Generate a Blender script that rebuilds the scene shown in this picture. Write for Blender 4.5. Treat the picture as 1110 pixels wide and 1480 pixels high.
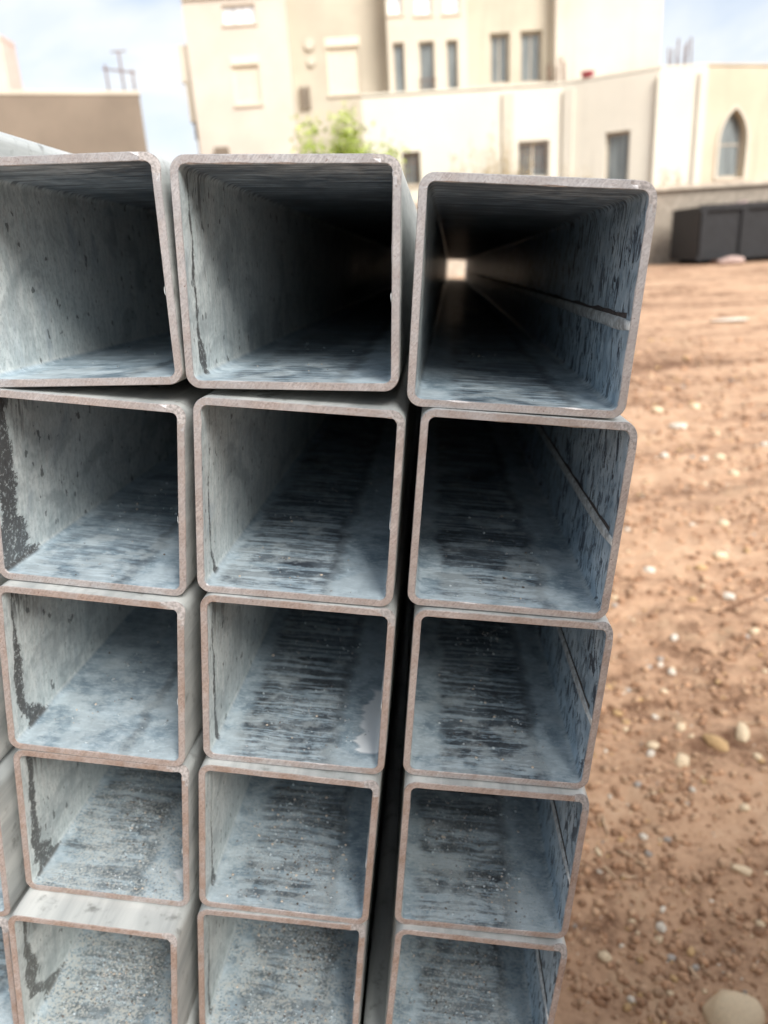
import bpy, math, random
import numpy as np
from mathutils import Matrix, Vector

for o in list(bpy.data.objects):
    bpy.data.objects.remove(o, do_unlink=True)
scene = bpy.context.scene
col = scene.collection
random.seed(7)
R = math.radians

# ------------------------------------------------------------------ camera
EYE = 1.28
cam = bpy.data.cameras.new('camera')
cam_o = bpy.data.objects.new('camera', cam)
col.objects.link(cam_o)
cam.sensor_fit = 'VERTICAL'
cam.sensor_width = 27.0
cam.sensor_height = 36.0
cam.lens = 1058.5 / 1480 * 36
cam.clip_start = 0.02
cam.clip_end = 2000
cam.dof.use_dof = True
cam.dof.focus_distance = 0.53
cam.dof.aperture_fstop = 5.4
cx, cu, cb = Vector((0.99813, -0.02039, -0.05754)), Vector((0.06105, 0.3333, 0.94084)), Vector((0, -0.9426, 0.33393))
cam_o.matrix_world = Matrix(((cx.x, cu.x, cb.x, 0), (cx.y, cu.y, cb.y, 0), (cx.z, cu.z, cb.z, EYE), (0, 0, 0, 1)))
scene.camera = cam_o
scene.render.resolution_x, scene.render.resolution_y = 768, 1024

# ------------------------------------------------------------------ light
SUN_EL, SUN_AZ = 44, 146          # azimuth clockwise from +Y: behind the camera, a little to its right
wd = bpy.data.worlds.new('World')
scene.world = wd
wd.use_nodes = True
nt = wd.node_tree
nt.nodes.clear()
sky = nt.nodes.new('ShaderNodeTexSky')
sky.sky_type = 'NISHITA'
sky.sun_disc = False
sky.sun_elevation, sky.sun_rotation = R(SUN_EL), R(SUN_AZ)
sky.dust_density = 3.0
wtc = nt.nodes.new('ShaderNodeTexCoord')
wn = nt.nodes.new('ShaderNodeTexNoise')
wn.inputs['Scale'].default_value = 4.2
wn.inputs['Detail'].default_value = 5
wn.inputs['Distortion'].default_value = 0.4
wm = nt.nodes.new('ShaderNodeMapping')
wm.inputs['Scale'].default_value = (1, 1, 2.2)
wm.inputs['Location'].default_value = (0.35, 0.1, 0.4)
nt.links.new(wtc.outputs['Generated'], wm.inputs['Vector'])
nt.links.new(wm.outputs[0], wn.inputs['Vector'])
wr = nt.nodes.new('ShaderNodeMapRange')
wr.inputs['From Min'].default_value = 0.22
wr.inputs['From Max'].default_value = 0.60
nt.links.new(wn.outputs['Fac'], wr.inputs['Value'])
wx = nt.nodes.new('ShaderNodeMix')
wx.data_type = 'RGBA'
nt.links.new(wr.outputs[0], wx.inputs['Factor'])
nt.links.new(sky.outputs[0], wx.inputs[6])
wx.inputs[7].default_value = (4.9, 5.05, 5.25, 1)
bg = nt.nodes.new('ShaderNodeBackground')
bg.inputs['Strength'].default_value = 0.10
nt.links.new(wx.outputs[2], bg.inputs['Color'])
wo = nt.nodes.new('ShaderNodeOutputWorld')
nt.links.new(bg.outputs[0], wo.inputs['Surface'])

sun = bpy.data.lights.new('sun', 'SUN')
sun.energy = 2.7
sun.angle = R(30)
sun.color = (1.0, 0.97, 0.93)
sun_o = bpy.data.objects.new('sun', sun)
col.objects.link(sun_o)
sd = Vector((math.sin(R(SUN_AZ)) * math.cos(R(SUN_EL)), math.cos(R(SUN_AZ)) * math.cos(R(SUN_EL)), math.sin(R(SUN_EL))))
sun_o.rotation_euler = sd.to_track_quat('Z', 'Y').to_euler()

vs = scene.view_settings
vs.view_transform = 'Standard'
vs.look = 'None'
vs.gamma = 1.0
vs.use_curve_mapping = False
vs.exposure = 1.08

cy = scene.cycles
cy.max_bounces, cy.diffuse_bounces, cy.glossy_bounces, cy.transmission_bounces = 7, 4, 5, 2
cy.use_adaptive_sampling = True
cy.adaptive_threshold = 0.02

# ------------------------------------------------------------------ helpers
def tag(o, label=None, cat=None, group=None, kind=None):
    if label: o['label'] = label
    if cat: o['category'] = cat
    if group: o['group'] = group
    if kind: o['kind'] = kind
    return o

def empty(name, loc=(0, 0, 0), mat=None):
    o = bpy.data.objects.new(name, None)
    o.empty_display_size = 0.1
    col.objects.link(o)
    if mat is not None: o.matrix_world = mat
    else: o.location = loc
    return o

def link_mesh(name, me, parent=None):
    o = bpy.data.objects.new(name, me)
    col.objects.link(o)
    if parent is not None: o.parent = parent
    return o

class MB:
    def __init__(s): s.v, s.f, s.m, s.sm = [], [], [], []
    def face(s, idx, m=0, smooth=False):
        s.f.append(idx); s.m.append(m); s.sm.append(smooth)
    def add(s, verts, faces, m=0, smooth=False):
        b = len(s.v)
        s.v += [tuple(p) for p in verts]
        for f in faces: s.face([i + b for i in f], m, smooth)
    def box(s, x0, x1, y0, y1, z0, z1, m=0, fn=None):
        P = [(x, y, z) for z in (z0, z1) for y in (y0, y1) for x in (x0, x1)]
        if fn: P = [fn(*p) for p in P]
        s.add(P, [(0, 2, 3, 1), (4, 5, 7, 6), (0, 1, 5, 4), (2, 6, 7, 3), (0, 4, 6, 2), (1, 3, 7, 5)], m)
    def prism(s, poly, d0, d1, fn, m=0):          # poly in (u, z), extruded over depth v
        n = len(poly)
        P = [fn(u, d0, z) for u, z in poly] + [fn(u, d1, z) for u, z in poly]
        s.add(P, [list(range(n)), list(range(2 * n - 1, n - 1, -1))] + [(i, i + n, (i + 1) % n + n, (i + 1) % n) for i in range(n)], m)
    def rod(s, pts, rads, n=6, m=0, smooth=True):
        b = len(s.v)
        for i, p in enumerate(pts):
            p = Vector(p)
            t = (Vector(pts[min(i + 1, len(pts) - 1)]) - Vector(pts[max(i - 1, 0)])).normalized()
            a = t.cross(Vector((0.31, 0.2, 0.93))).normalized()
            c = t.cross(a)
            for k in range(n):
                q = p + (a * math.cos(2 * math.pi * k / n) + c * math.sin(2 * math.pi * k / n)) * rads[i]
                s.v.append(tuple(q))
        for i in range(len(pts) - 1):
            for k in range(n):
                s.face([b + i * n + k, b + i * n + (k + 1) % n, b + (i + 1) * n + (k + 1) % n, b + (i + 1) * n + k], m, smooth)
        s.face([b + k for k in range(n)][::-1], m)
        e = b + (len(pts) - 1) * n
        s.face([e + k for k in range(n)], m)
    def build(s, name, mats, parent=None, sub=True):
        off = Vector((0, 0, 0))
        if parent is not None and sub:
            p = parent
            while p is not None:
                off += p.location
                p = p.parent
        me = bpy.data.meshes.new(name)
        me.from_pydata([tuple(Vector(v) - off) for v in s.v], [], s.f)
        if not isinstance(mats, (list, tuple)): mats = [mats]
        for m in mats: me.materials.append(m)
        me.polygons.foreach_set('material_index', s.m)
        me.polygons.foreach_set('use_smooth', s.sm)
        me.update()
        return link_mesh(name, me, parent)

class NT:
    """tiny node-building shorthand"""
    def __init__(s, name):
        s.mat = bpy.data.materials.new(name)
        s.mat.use_nodes = True
        s.t = s.mat.node_tree
        s.bsdf = s.t.nodes['Principled BSDF']
        s.tc = s.t.nodes.new('ShaderNodeTexCoord')
        s.oi = s.t.nodes.new('ShaderNodeObjectInfo')
        s.obj = s.tc.outputs['Object']
        s.seed = s.math('MULTIPLY', s.oi.outputs['Random'], 40.0)
    def seedv(s, scale):
        k = s.math('DIVIDE', s.seed, scale)
        return s.comb(k, s.math('MULTIPLY', k, 1.7), s.math('MULTIPLY', k, 0.63))
    def put(s, sock, v):
        if hasattr(v, 'node'): s.t.links.new(v, sock)
        else:
            if isinstance(v, tuple) and len(v) == 3 and sock.type == 'RGBA': v = (*v, 1)
            sock.default_value = v
    def math(s, op, a, b=0.0, c=0.0, clamp=False):
        n = s.t.nodes.new('ShaderNodeMath'); n.operation = op; n.use_clamp = clamp
        s.put(n.inputs[0], a); s.put(n.inputs[1], b)
        if len(n.inputs) > 2: s.put(n.inputs[2], c)
        return n.outputs[0]
    def sep(s, v):
        n = s.t.nodes.new('ShaderNodeSeparateXYZ'); s.put(n.inputs[0], v); return n.outputs
    def comb(s, x=0.0, y=0.0, z=0.0):
        n = s.t.nodes.new('ShaderNodeCombineXYZ')
        for i, v in enumerate((x, y, z)): s.put(n.inputs[i], v)
        return n.outputs[0]
    def mapping(s, v, scale=(1, 1, 1), rot=(0, 0, 0)):
        n = s.t.nodes.new('ShaderNodeMapping'); s.put(n.inputs['Vector'], v)
        n.inputs['Scale'].default_value = scale; n.inputs['Rotation'].default_value = rot
        return n.outputs[0]
    def noise(s, v, scale=5.0, detail=3.0, rough=0.55, dist=0.0, seed=True):
        n = s.t.nodes.new('ShaderNodeTexNoise')
        if seed:
            o = s.t.nodes.new('ShaderNodeVectorMath'); o.operation = 'ADD'
            s.put(o.inputs[0], v); s.put(o.inputs[1], s.seedv(scale)); v = o.outputs[0]
        s.put(n.inputs['Vector'], v)
        detail = min(detail, 5.5)
        n.inputs['Scale'].default_value = scale; n.inputs['Detail'].default_value = detail
        n.inputs['Roughness'].default_value = rough; n.inputs['Distortion'].default_value = dist
        return n.outputs['Fac']
    def voro(s, v, scale):
        n = s.t.nodes.new('ShaderNodeTexVoronoi'); s.put(n.inputs['Vector'], v); n.inputs['Scale'].default_value = scale
        return n.outputs
    def rng(s, v, a, b, c=0.0, d=1.0, smooth=True):
        n = s.t.nodes.new('ShaderNodeMapRange')
        n.interpolation_type = 'SMOOTHSTEP' if smooth else 'LINEAR'
        s.put(n.inputs['Value'], v)
        for k, x in zip(('From Min', 'From Max', 'To Min', 'To Max'), (a, b, c, d)): s.put(n.inputs[k], x)
        return n.outputs[0]
    def mix(s, f, a, b):
        n = s.t.nodes.new('ShaderNodeMix'); n.data_type = 'RGBA'
        s.put(n.inputs[0], f); s.put(n.inputs[6], a); s.put(n.inputs[7], b)
        return n.outputs[2]
    def mul(s, *a):
        r = a[0]
        for x in a[1:]: r = s.math('MULTIPLY', r, x)
        return r
    def bump(s, h, strength=0.3, dist=0.001):
        n = s.t.nodes.new('ShaderNodeBump'); s.put(n.inputs['Height'], h)
        n.inputs['Strength'].default_value = strength; n.inputs['Distance'].default_value = dist
        s.t.links.new(n.outputs[0], s.bsdf.inputs['Normal'])
    def out(s, color, rough=0.7, metal=0.0, spec=None):
        s.put(s.bsdf.inputs['Base Color'], color); s.put(s.bsdf.inputs['Roughness'], rough); s.put(s.bsdf.inputs['Metallic'], metal)
        if spec is not None: s.put(s.bsdf.inputs['Specular IOR Level'], spec)
        return s.mat

def simple(name, c, rough=0.8, var=0.25, scale=6.0, metal=0.0, bump=0.0, bscale=40.0, bdist=0.01):
    n = NT(name)
    a = n.noise(n.obj, scale, 5, 0.6)
    colr = n.mix(n.rng(a, 0.3, 0.7), tuple(x * (1 - var) for x in c), tuple(min(1, x * (1 + var)) for x in c))
    if bump: n.bump(n.noise(n.obj, bscale, 4), bump, bdist)
    return n.out(colr, rough, metal)

# ------------------------------------------------------------------ tube materials
def mat_inner():
    n = NT('galvanised_bore')
    x, y, z = n.sep(n.obj)[:3]
    oc = n.t.nodes.new('ShaderNodeSeparateColor'); n.t.links.new(n.oi.outputs['Color'], oc.inputs[0])
    runw, floorw, tint = oc.outputs[0], oc.outputs[1], oc.outputs[2]
    blob = n.oi.outputs['Alpha']
    floor = n.rng(z, -0.0655, -0.0685)
    left = n.rng(x, -0.0655, -0.0685)
    right = n.rng(x, 0.0655, 0.0685)
    roof = n.rng(z, 0.0655, 0.0685)
    m1 = n.noise(n.obj, 75, 7, 0.65)
    m2 = n.noise(n.obj, 17, 5, 0.6, 0.6)
    mm = n.rng(n.math('ADD', n.mul(m1, 0.55), n.mul(m2, 0.45)), 0.36, 0.64)
    c = n.mix(mm, (0.20, 0.255, 0.305), (0.52, 0.59, 0.63))
    # --- walls: vertical drips, pale bloom and dark pin spots
    drip = n.noise(n.comb(n.mul(x, 10), n.mul(y, 210), n.mul(z, 34)), 1.0, 5, 0.62, 0.5)
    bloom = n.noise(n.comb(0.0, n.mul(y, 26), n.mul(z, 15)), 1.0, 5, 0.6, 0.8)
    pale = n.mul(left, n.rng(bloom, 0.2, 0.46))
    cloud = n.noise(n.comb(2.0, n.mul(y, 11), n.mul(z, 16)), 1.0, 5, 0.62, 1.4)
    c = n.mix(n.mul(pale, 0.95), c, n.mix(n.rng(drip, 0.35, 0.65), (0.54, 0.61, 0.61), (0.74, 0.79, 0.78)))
    c = n.mix(n.mul(left, n.rng(cloud, 0.50, 0.64), 0.5), c, (0.28, 0.33, 0.35))
    soot = n.mul(left, n.rng(drip, 0.47, 0.55), n.rng(z, 0.01, 0.06), n.rng(y, 0.075, 0.03), n.rng(y, 0.006, 0.016))
    c = n.mix(n.mul(soot, n.math('GREATER_THAN', runw, 0.002), 0.85), c, (0.05, 0.055, 0.06))
    grain = n.noise(n.comb(0.0, n.mul(y, 330), n.mul(z, 210)), 1.0, 4, 0.7)
    c = n.mix(n.mul(left, n.rng(grain, 0.46, 0.64), 0.38), c, (0.24, 0.28, 0.29))
    spot = n.noise(n.comb(0.0, n.mul(y, 130), n.mul(z, 85)), 1.0, 2, 0.5)
    c = n.mix(n.mul(left, n.rng(spot, 0.665, 0.70), 0.75), c, (0.07, 0.08, 0.085))
    dk = n.mul(n.rng(drip, 0.54, 0.60), n.rng(z, -0.03, 0.06, 0.25, 1.0), n.rng(bloom, 0.62, 0.4))
    c = n.mix(n.mul(left, dk, 0.3), c, (0.09, 0.10, 0.11))
    # weld-side wall: bluish zinc with dark dribbles
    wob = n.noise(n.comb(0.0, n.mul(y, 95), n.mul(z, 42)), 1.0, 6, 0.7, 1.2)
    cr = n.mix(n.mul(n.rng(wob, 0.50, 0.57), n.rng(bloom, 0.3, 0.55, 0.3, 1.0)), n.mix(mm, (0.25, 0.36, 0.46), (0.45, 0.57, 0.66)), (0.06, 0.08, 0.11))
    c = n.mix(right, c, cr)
    # --- floor: combed transverse streaks
    ce = n.noise(n.comb(n.mul(x, 20), n.mul(y, 40), 0.0), 1.0, 4, 0.6)
    xr = n.math('FRACT', n.mul(n.oi.outputs['Random'], 13.9))
    xe = n.math('ADD', n.math('ADD', x, n.math('MULTIPLY_ADD', xr, 0.020, -0.010)), n.math('MULTIPLY_ADD', ce, 0.030, -0.015))
    zone = n.mul(n.rng(xe, -0.056, -0.046), n.rng(xe, 0.034, 0.028))
    wav = n.noise(n.comb(n.mul(x, 26), n.mul(y, 26), 5.0), 1.0, 2, 0.5)
    yw = n.math('ADD', y, n.math('MULTIPLY_ADD', wav, 0.010, -0.005))
    st = n.noise(n.comb(n.mul(x, 9), n.mul(yw, 175), 0.0), 1.0, 5.5, 0.68, 0.2)
    st2 = n.noise(n.comb(n.mul(x, 130), n.mul(yw, 360), 3.0), 1.0, 5.5, 0.72, 0.3)
    str_ = n.rng(n.math('ADD', n.mul(st, 0.66), n.mul(st2, 0.34)), 0.465, 0.52)
    cf = n.mix(mm, (0.17, 0.24, 0.295), (0.41, 0.505, 0.565))
    cf = n.mix(n.mul(n.rng(st2, 0.52, 0.60), 0.5), cf, (0.55, 0.65, 0.71))
    cf = n.mix(n.mul(zone, str_, floorw, n.rng(m2, 0.35, 0.6, 1.0, 0.7)), cf, (0.034, 0.044, 0.06))
    band = n.mul(n.rng(xe, 0.024, 0.030), n.rng(xe, 0.040, 0.033))
    cf = n.mix(n.mul(band, 0.55), cf, (0.07, 0.085, 0.10))
    silt_daylight = n.rng(n.math('ADD', n.noise(n.obj, 30, 6, 0.65), n.rng(y, 0.0, 0.12, 0.12, 0.0)), 0.52, 0.66)  # pale silt, plus daylight at the mouth painted in as extra paleness
    cf = n.mix(n.mul(silt_daylight, 0.45), cf, (0.56, 0.64, 0.67))
    fine = n.noise(n.obj, 430, 4, 0.7)
    crust = n.mul(n.rng(tint, 0.05, 0.8), n.rng(n.noise(n.obj, 34, 3, 0.6), 0.32, 0.52))
    cf = n.mix(n.mul(crust, n.rng(fine, 0.50, 0.56)), cf, (0.50, 0.50, 0.46))
    cf = n.mix(n.mul(crust, 0.75, n.rng(fine, 0.47, 0.40)), cf, (0.06, 0.07, 0.072))
    c = n.mix(floor, c, cf)
    # roof: faint transverse marks
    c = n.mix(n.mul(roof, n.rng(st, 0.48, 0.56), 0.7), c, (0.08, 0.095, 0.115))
    # --- dark flux run just inside the mouth of the plain wall, wider towards the floor
    rnd = n.math('FRACT', n.mul(n.oi.outputs['Random'], 7.31))
    rnd2 = n.math('FRACT', n.mul(n.oi.outputs['Random'], 23.7))
    wv = n.noise(n.comb(0.0, n.mul(y, 16), n.mul(z, 14)), 1.0, 4.5, 0.6)
    wv2 = n.noise(n.comb(1.0, n.mul(y, 300), n.mul(z, 300)), 1.0, 4, 0.7)
    pos = n.math('ADD', n.math('MULTIPLY_ADD', wv, 0.026, n.math('MULTIPLY_ADD', rnd, 0.010, -0.004)), n.math('ADD', n.mul(wv2, 0.007), n.mul(n.rng(z, -0.035, -0.069), runw, n.mul(rnd2, 4.5))))
    halfw = n.mul(runw, n.math('ADD', n.rng(z, 0.07, -0.04, 0.3, 1.0), n.rng(z, -0.04, -0.069, 0.0, 1.3)), n.rng(n.noise(n.comb(4.0, 0.0, n.mul(z, 45)), 1.0, 4, 0.6), 0.3, 0.65, 0.35, 1.3))
    halfw = n.mul(halfw, n.rng(wv2, 0.2, 0.6, 0.5, 1.2))
    dist = n.math('ABSOLUTE', n.math('SUBTRACT', y, pos))
    run = n.mul(left, n.rng(n.math('SUBTRACT', dist, halfw), 0.0009, -0.0012), n.math('GREATER_THAN', runw, 0.0001))
    c = n.mix(n.mul(run, n.rng(wv2, 0.68, 0.52, 0.15, 0.95)), c, (0.07, 0.07, 0.072))
    # --- thick pale zinc sag in the weld-side corner of some floors
    bl = n.mul(floor, n.rng(n.math('ADD', x, n.math('MULTIPLY_ADD', n.noise(n.comb(7.0, n.mul(y, 38), 0.0), 1.0, 4, 0.6), 0.05, -0.025)), 0.0485, 0.0530), n.rng(y, 0.018, 0.022), n.rng(n.math('ADD', y, n.mul(wv, 0.06)), 0.15, 0.145), blob)
    c = n.mix(bl, c, (0.84, 0.87, 0.88))
    rough = n.rng(mm, 0.0, 1.0, 0.42, 0.62)
    h = n.math('SUBTRACT', n.mul(m1, 0.6), n.mul(st, 0.5))
    n.bump(h, 0.4, 0.0007)
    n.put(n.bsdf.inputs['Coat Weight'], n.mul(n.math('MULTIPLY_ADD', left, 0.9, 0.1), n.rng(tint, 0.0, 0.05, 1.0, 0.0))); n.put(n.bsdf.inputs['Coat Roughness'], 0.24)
    c = n.mix(n.mul(tint, 0.5), c, n.mix(0.5, c, (0.30, 0.33, 0.30)))
    return n.out(c, rough, 0.22, 0.35)

def mat_outer():
    n = NT('galvanised_skin')
    x, y, z = n.sep(n.obj)[:3]
    a = n.noise(n.mapping(n.obj, (30, 3, 30)), 1.0, 6, 0.65, 0.4)
    b = n.noise(n.obj, 55, 6, 0.65)
    c = n.mix(n.rng(a, 0.3, 0.7), (0.36, 0.385, 0.385), (0.62, 0.64, 0.62))
    c = n.mix(n.rng(b, 0.55, 0.75), c, (0.25, 0.26, 0.25))
    n.bump(b, 0.25, 0.0006)
    return n.out(c, 0.5, 0.3)

def mat_cut():
    n = NT('sawn_steel_rim')
    oc = n.t.nodes.new('ShaderNodeSeparateColor'); n.t.links.new(n.oi.outputs['Color'], oc.inputs[0])
    rust = oc.outputs[0]
    p = n.mapping(n.mapping(n.obj, (1, 0.0, 1), (0, R(-42), 0)), (2300, 1, 90))
    saw = n.noise(p, 1.0, 3, 0.6)
    saw2 = n.noise(n.mapping(n.mapping(n.obj, (1, 0.0, 1), (0, R(-33), 0)), (900, 1, 40)), 1.0, 3, 0.6)
    s_ = n.math('ADD', n.mul(saw, 0.55), n.mul(saw2, 0.45))
    pat = n.noise(n.obj, 26, 4, 0.6, 0.5)
    c = n.mix(n.mul(n.rng(s_, 0.32, 0.68), n.rng(pat, 0.35, 0.65, 0.35, 1.0)), (0.34, 0.335, 0.34), (0.54, 0.53, 0.53))
    fl = n.noise(n.obj, 620, 3, 0.7)
    c = n.mix(n.mul(n.rng(fl, 0.48, 0.62), 0.5), c, (0.25, 0.24, 0.24))
    blot = n.noise(n.obj, 38, 6, 0.65)
    cr = n.mix(n.rng(s_, 0.36, 0.64), (0.22, 0.168, 0.138), (0.32, 0.252, 0.215))
    rf = n.math('ADD', rust, n.rng(blot, 0.33, 0.68, -0.34, 0.34), clamp=True)
    c = n.mix(rf, c, n.mix(n.mul(n.rng(fl, 0.46, 0.62), 0.5), cr, (0.15, 0.10, 0.08)))
    pit = n.noise(n.obj, 420, 3, 0.6)
    c = n.mix(n.mul(n.rng(pit, 0.66, 0.72), 0.7), c, (0.13, 0.075, 0.05))
    n.bump(n.math('ADD', s_, n.mul(fl, 0.8)), 0.6, 0.0003)
    return n.out(c, n.rng(rf, 0.0, 1.0, 0.42, 0.68), n.rng(rf, 0.0, 1.0, 0.45, 0.15))

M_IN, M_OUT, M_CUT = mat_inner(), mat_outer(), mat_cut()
M_BRIGHT = simple('bright_burr', (0.27, 0.25, 0.24), 0.85, 0.35, 500, 0.0)
M_SEAM = simple('weld_bead', (0.52, 0.575, 0.60), 0.45, 0.35, 160, 0.3, 0.4, 300, 0.0005)
M_SCALE = simple('weld_scale', (0.055, 0.05, 0.05), 0.7, 0.5, 220, 0.0, 0.4, 400, 0.0005)

# ------------------------------------------------------------------ ground
def ss(a, b, t):
    t = np.clip((t - a) / (b - a), 0, 1)
    return t * t * (3 - 2 * t)

rng0 = np.random.RandomState(3)
TAB = rng0.rand(256, 256)
def vnoise(x, y):
    xi, yi = np.floor(x).astype(int), np.floor(y).astype(int)
    fx, fy = x - xi, y - yi
    fx, fy = fx * fx * (3 - 2 * fx), fy * fy * (3 - 2 * fy)
    g = lambda a, b: TAB[a % 256, b % 256]
    return (g(xi, yi) * (1 - fx) + g(xi + 1, yi) * fx) * (1 - fy) + (g(xi, yi + 1) * (1 - fx) + g(xi + 1, yi + 1) * fx) * fy

def base_h(x, y):
    return -.06 * np.tanh(x / .5) - .02 * np.clip(y, -3, 4.5) + .72 * ss(4.5, 18, y)

def ground_h(x, y):
    x, y = np.asarray(x, float), np.asarray(y, float)
    near = 1 - ss(8, 30, np.hypot(x, y))
    h = base_h(x, y)
    h = h + near * (.030 * (vnoise(x * 2.2 + 9, y * 3.1) - .5) + .022 * (vnoise(x * 6.5, y * 8 + 40) - .5)
                    + .014 * (vnoise(x * 19 + 5, y * 19) - .5) + .008 * (vnoise(x * 47, y * 47 + 3) - .5))
    # wheel ruts running across the yard
    rut = np.sin((y - .16 * x + .5 * (vnoise(x * .5, y * .5) - .5)) * 2.6)
    return h + near * .016 * rut * ss(1.2, 3, y)

def gz(x, y): return float(ground_h(x, y))

def mat_soil():
    n = NT('red_brown_soil')
    p = n.tc.outputs['Object']
    a = n.noise(n.mapping(p, (0.5, 1.9, 1)), 1.0, 6, 0.62, 0.6, seed=False)
    b = n.noise(p, 9, 7, 0.68, 0.3, seed=False)
    d = n.noise(p, 55, 5, 0.7, seed=False)
    e = n.noise(p, 230, 3, 0.65, seed=False)
    t = n.math('ADD', n.mul(a, 0.45), n.math('ADD', n.mul(b, 0.35), n.mul(d, 0.20)))
    c = n.mix(n.rng(t, 0.40, 0.525), (0.14, 0.074, 0.044), (0.45, 0.285, 0.182))
    c = n.mix(n.rng(t, 0.50, 0.66), c, (0.56, 0.395, 0.27))
    c = n.mix(n.mul(n.rng(n.noise(p, 3.1, 5, 0.65, 0.8, seed=False), 0.56, 0.68), 0.55), c, (0.50, 0.36, 0.235))
    c = n.mix(n.mul(n.rng(e, 0.60, 0.68), 0.5), c, (0.50, 0.35, 0.225))
    c = n.mix(n.mul(n.rng(e, 0.40, 0.33), 0.45), c, (0.15, 0.078, 0.042))
    n.bump(n.math('ADD', n.mul(d, 0.6), n.mul(e, 0.5)), 0.35, 0.008)
    return n.out(c, 0.95, 0.0, 0.2)

def make_ground():
    def axis(segs):
        out = []
        for a, b, s in segs: out += list(np.arange(a, b, s))
        return np.array(out)
    xs = axis([(-300, -60, 30), (-60, -12, 4), (-12, -2, .5), (-2, .1, .07), (.1, 2.6, .0135), (2.6, 5, .035), (5, 13, .12), (13, 60, 3), (60, 301, 30)])
    ys = axis([(-300, -30, 30), (-30, -3, 3), (-3, .6, .1), (.6, 3.2, .0135), (3.2, 7, .03), (7, 20, .12), (20, 60, 3), (60, 601, 30)])
    X, Y = np.meshgrid(xs, ys)
    Z = ground_h(X, Y)
    nx, ny = len(xs), len(ys)
    V = np.stack([X.ravel(), Y.ravel(), Z.ravel()], 1)
    i = np.arange((nx - 1) * (ny - 1))
    r, c = i // (nx - 1), i % (nx - 1)
    a = r * nx + c
    F = np.stack([a, a + 1, a + nx + 1, a + nx], 1)
    me = bpy.data.meshes.new('ground')
    me.vertices.add(len(V)); me.vertices.foreach_set('co', V.ravel())
    me.loops.add(F.size); me.loops.foreach_set('vertex_index', F.ravel().astype(np.int32))
    me.polygons.add(len(F))
    me.polygons.foreach_set('loop_start', np.arange(0, F.size, 4, dtype=np.int32))
    me.polygons.foreach_set('use_smooth', np.ones(len(F), dtype=bool))
    me.materials.append(mat_soil())
    me.update(calc_edges=True)
    return tag(link_mesh('ground', me), 'red brown bare soil of the yard', kind='structure')
make_ground()

# ------------------------------------------------------------------ buildings
def plaster(name, c, var=0.10, stain=0.22):
    n = NT(name)
    a = n.noise(n.obj, 0.35, 6, 0.6, seed=False)
    b = n.noise(n.mapping(n.obj, (1.6, 1.6, 0.18)), 1.0, 6, 0.65, 0.3, seed=False)
    k = n.mix(n.rng(a, 0.3, 0.7), tuple(v * (1 - var) for v in c), tuple(min(.9, v * (1 + var)) for v in c))
    k = n.mix(n.mul(n.rng(b, 0.55, 0.78), stain * 2), k, tuple(v * .62 for v in c))
    n.bump(n.noise(n.obj, 30, 4, seed=False), 0.2, 0.01)
    return n.out(k, 0.9, 0.0, 0.2)

P_PINK = plaster('pinkish_plaster', (0.61, 0.55, 0.47))
P_GREY = plaster('khaki_shade_plaster', (0.52, 0.47, 0.375))  # khaki, greyed so the colour carries the recessed bay's shade
P_CREAM = plaster('cream_plaster', (0.60, 0.55, 0.455))
P_WHITE = plaster('white_plaster', (0.70, 0.66, 0.565), 0.06, 0.15)
P_DULL = plaster('shade_toned_plaster', (0.58, 0.50, 0.38), 0.10, 0.25)  # duller tone paints in the shade of the annex run turned another way
P_BROWN = plaster('brown_render', (0.22, 0.18, 0.14), 0.15)
P_ROSE = plaster('rose_render', (0.72, 0.58, 0.50))
M_FRAME = simple('window_frame_paint', (0.42, 0.37, 0.30), 0.6, 0.1)
M_WFRAME = simple('white_frame_paint', (0.78, 0.76, 0.70), 0.5, 0.05)
M_SHUT = simple('roller_shutter', (0.74, 0.67, 0.54), 0.6, 0.06)
M_RUST = simple('rusty_bar', (0.16, 0.09, 0.06), 0.8, 0.4, 60)
M_STONE_SILL = simple('sill_stone', (0.60, 0.52, 0.42), 0.8, 0.1)
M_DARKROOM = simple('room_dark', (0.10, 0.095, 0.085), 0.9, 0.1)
def glass(name, c, rough=0.12):
    n = NT(name)
    a = n.noise(n.mapping(n.obj, (9, 9, 0.6)), 1.0, 3, seed=False)
    return n.out(n.mix(n.rng(a, 0.35, 0.65), tuple(v * .7 for v in c), tuple(v * 1.3 for v in c)), rough, 0.0, 0.6)
M_GLASS = glass('window_glass', (0.17, 0.19, 0.19))
M_GLASSL = glass('bright_glass', (0.75, 0.78, 0.80), 0.2)

class Face:
    """vertical wall face: u along it, v into the wall, z up"""
    def __init__(s, p0, p1):
        s.p = Vector((p0[0], p0[1], 0)); d = Vector((p1[0] - p0[0], p1[1] - p0[1], 0))
        s.len = d.length; s.d = d.normalized(); s.n = Vector((-s.d.y, s.d.x, 0))
    def __call__(s, u, v, z):
        q = s.p + s.d * u + s.n * v
        return (q.x, q.y, z)

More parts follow.
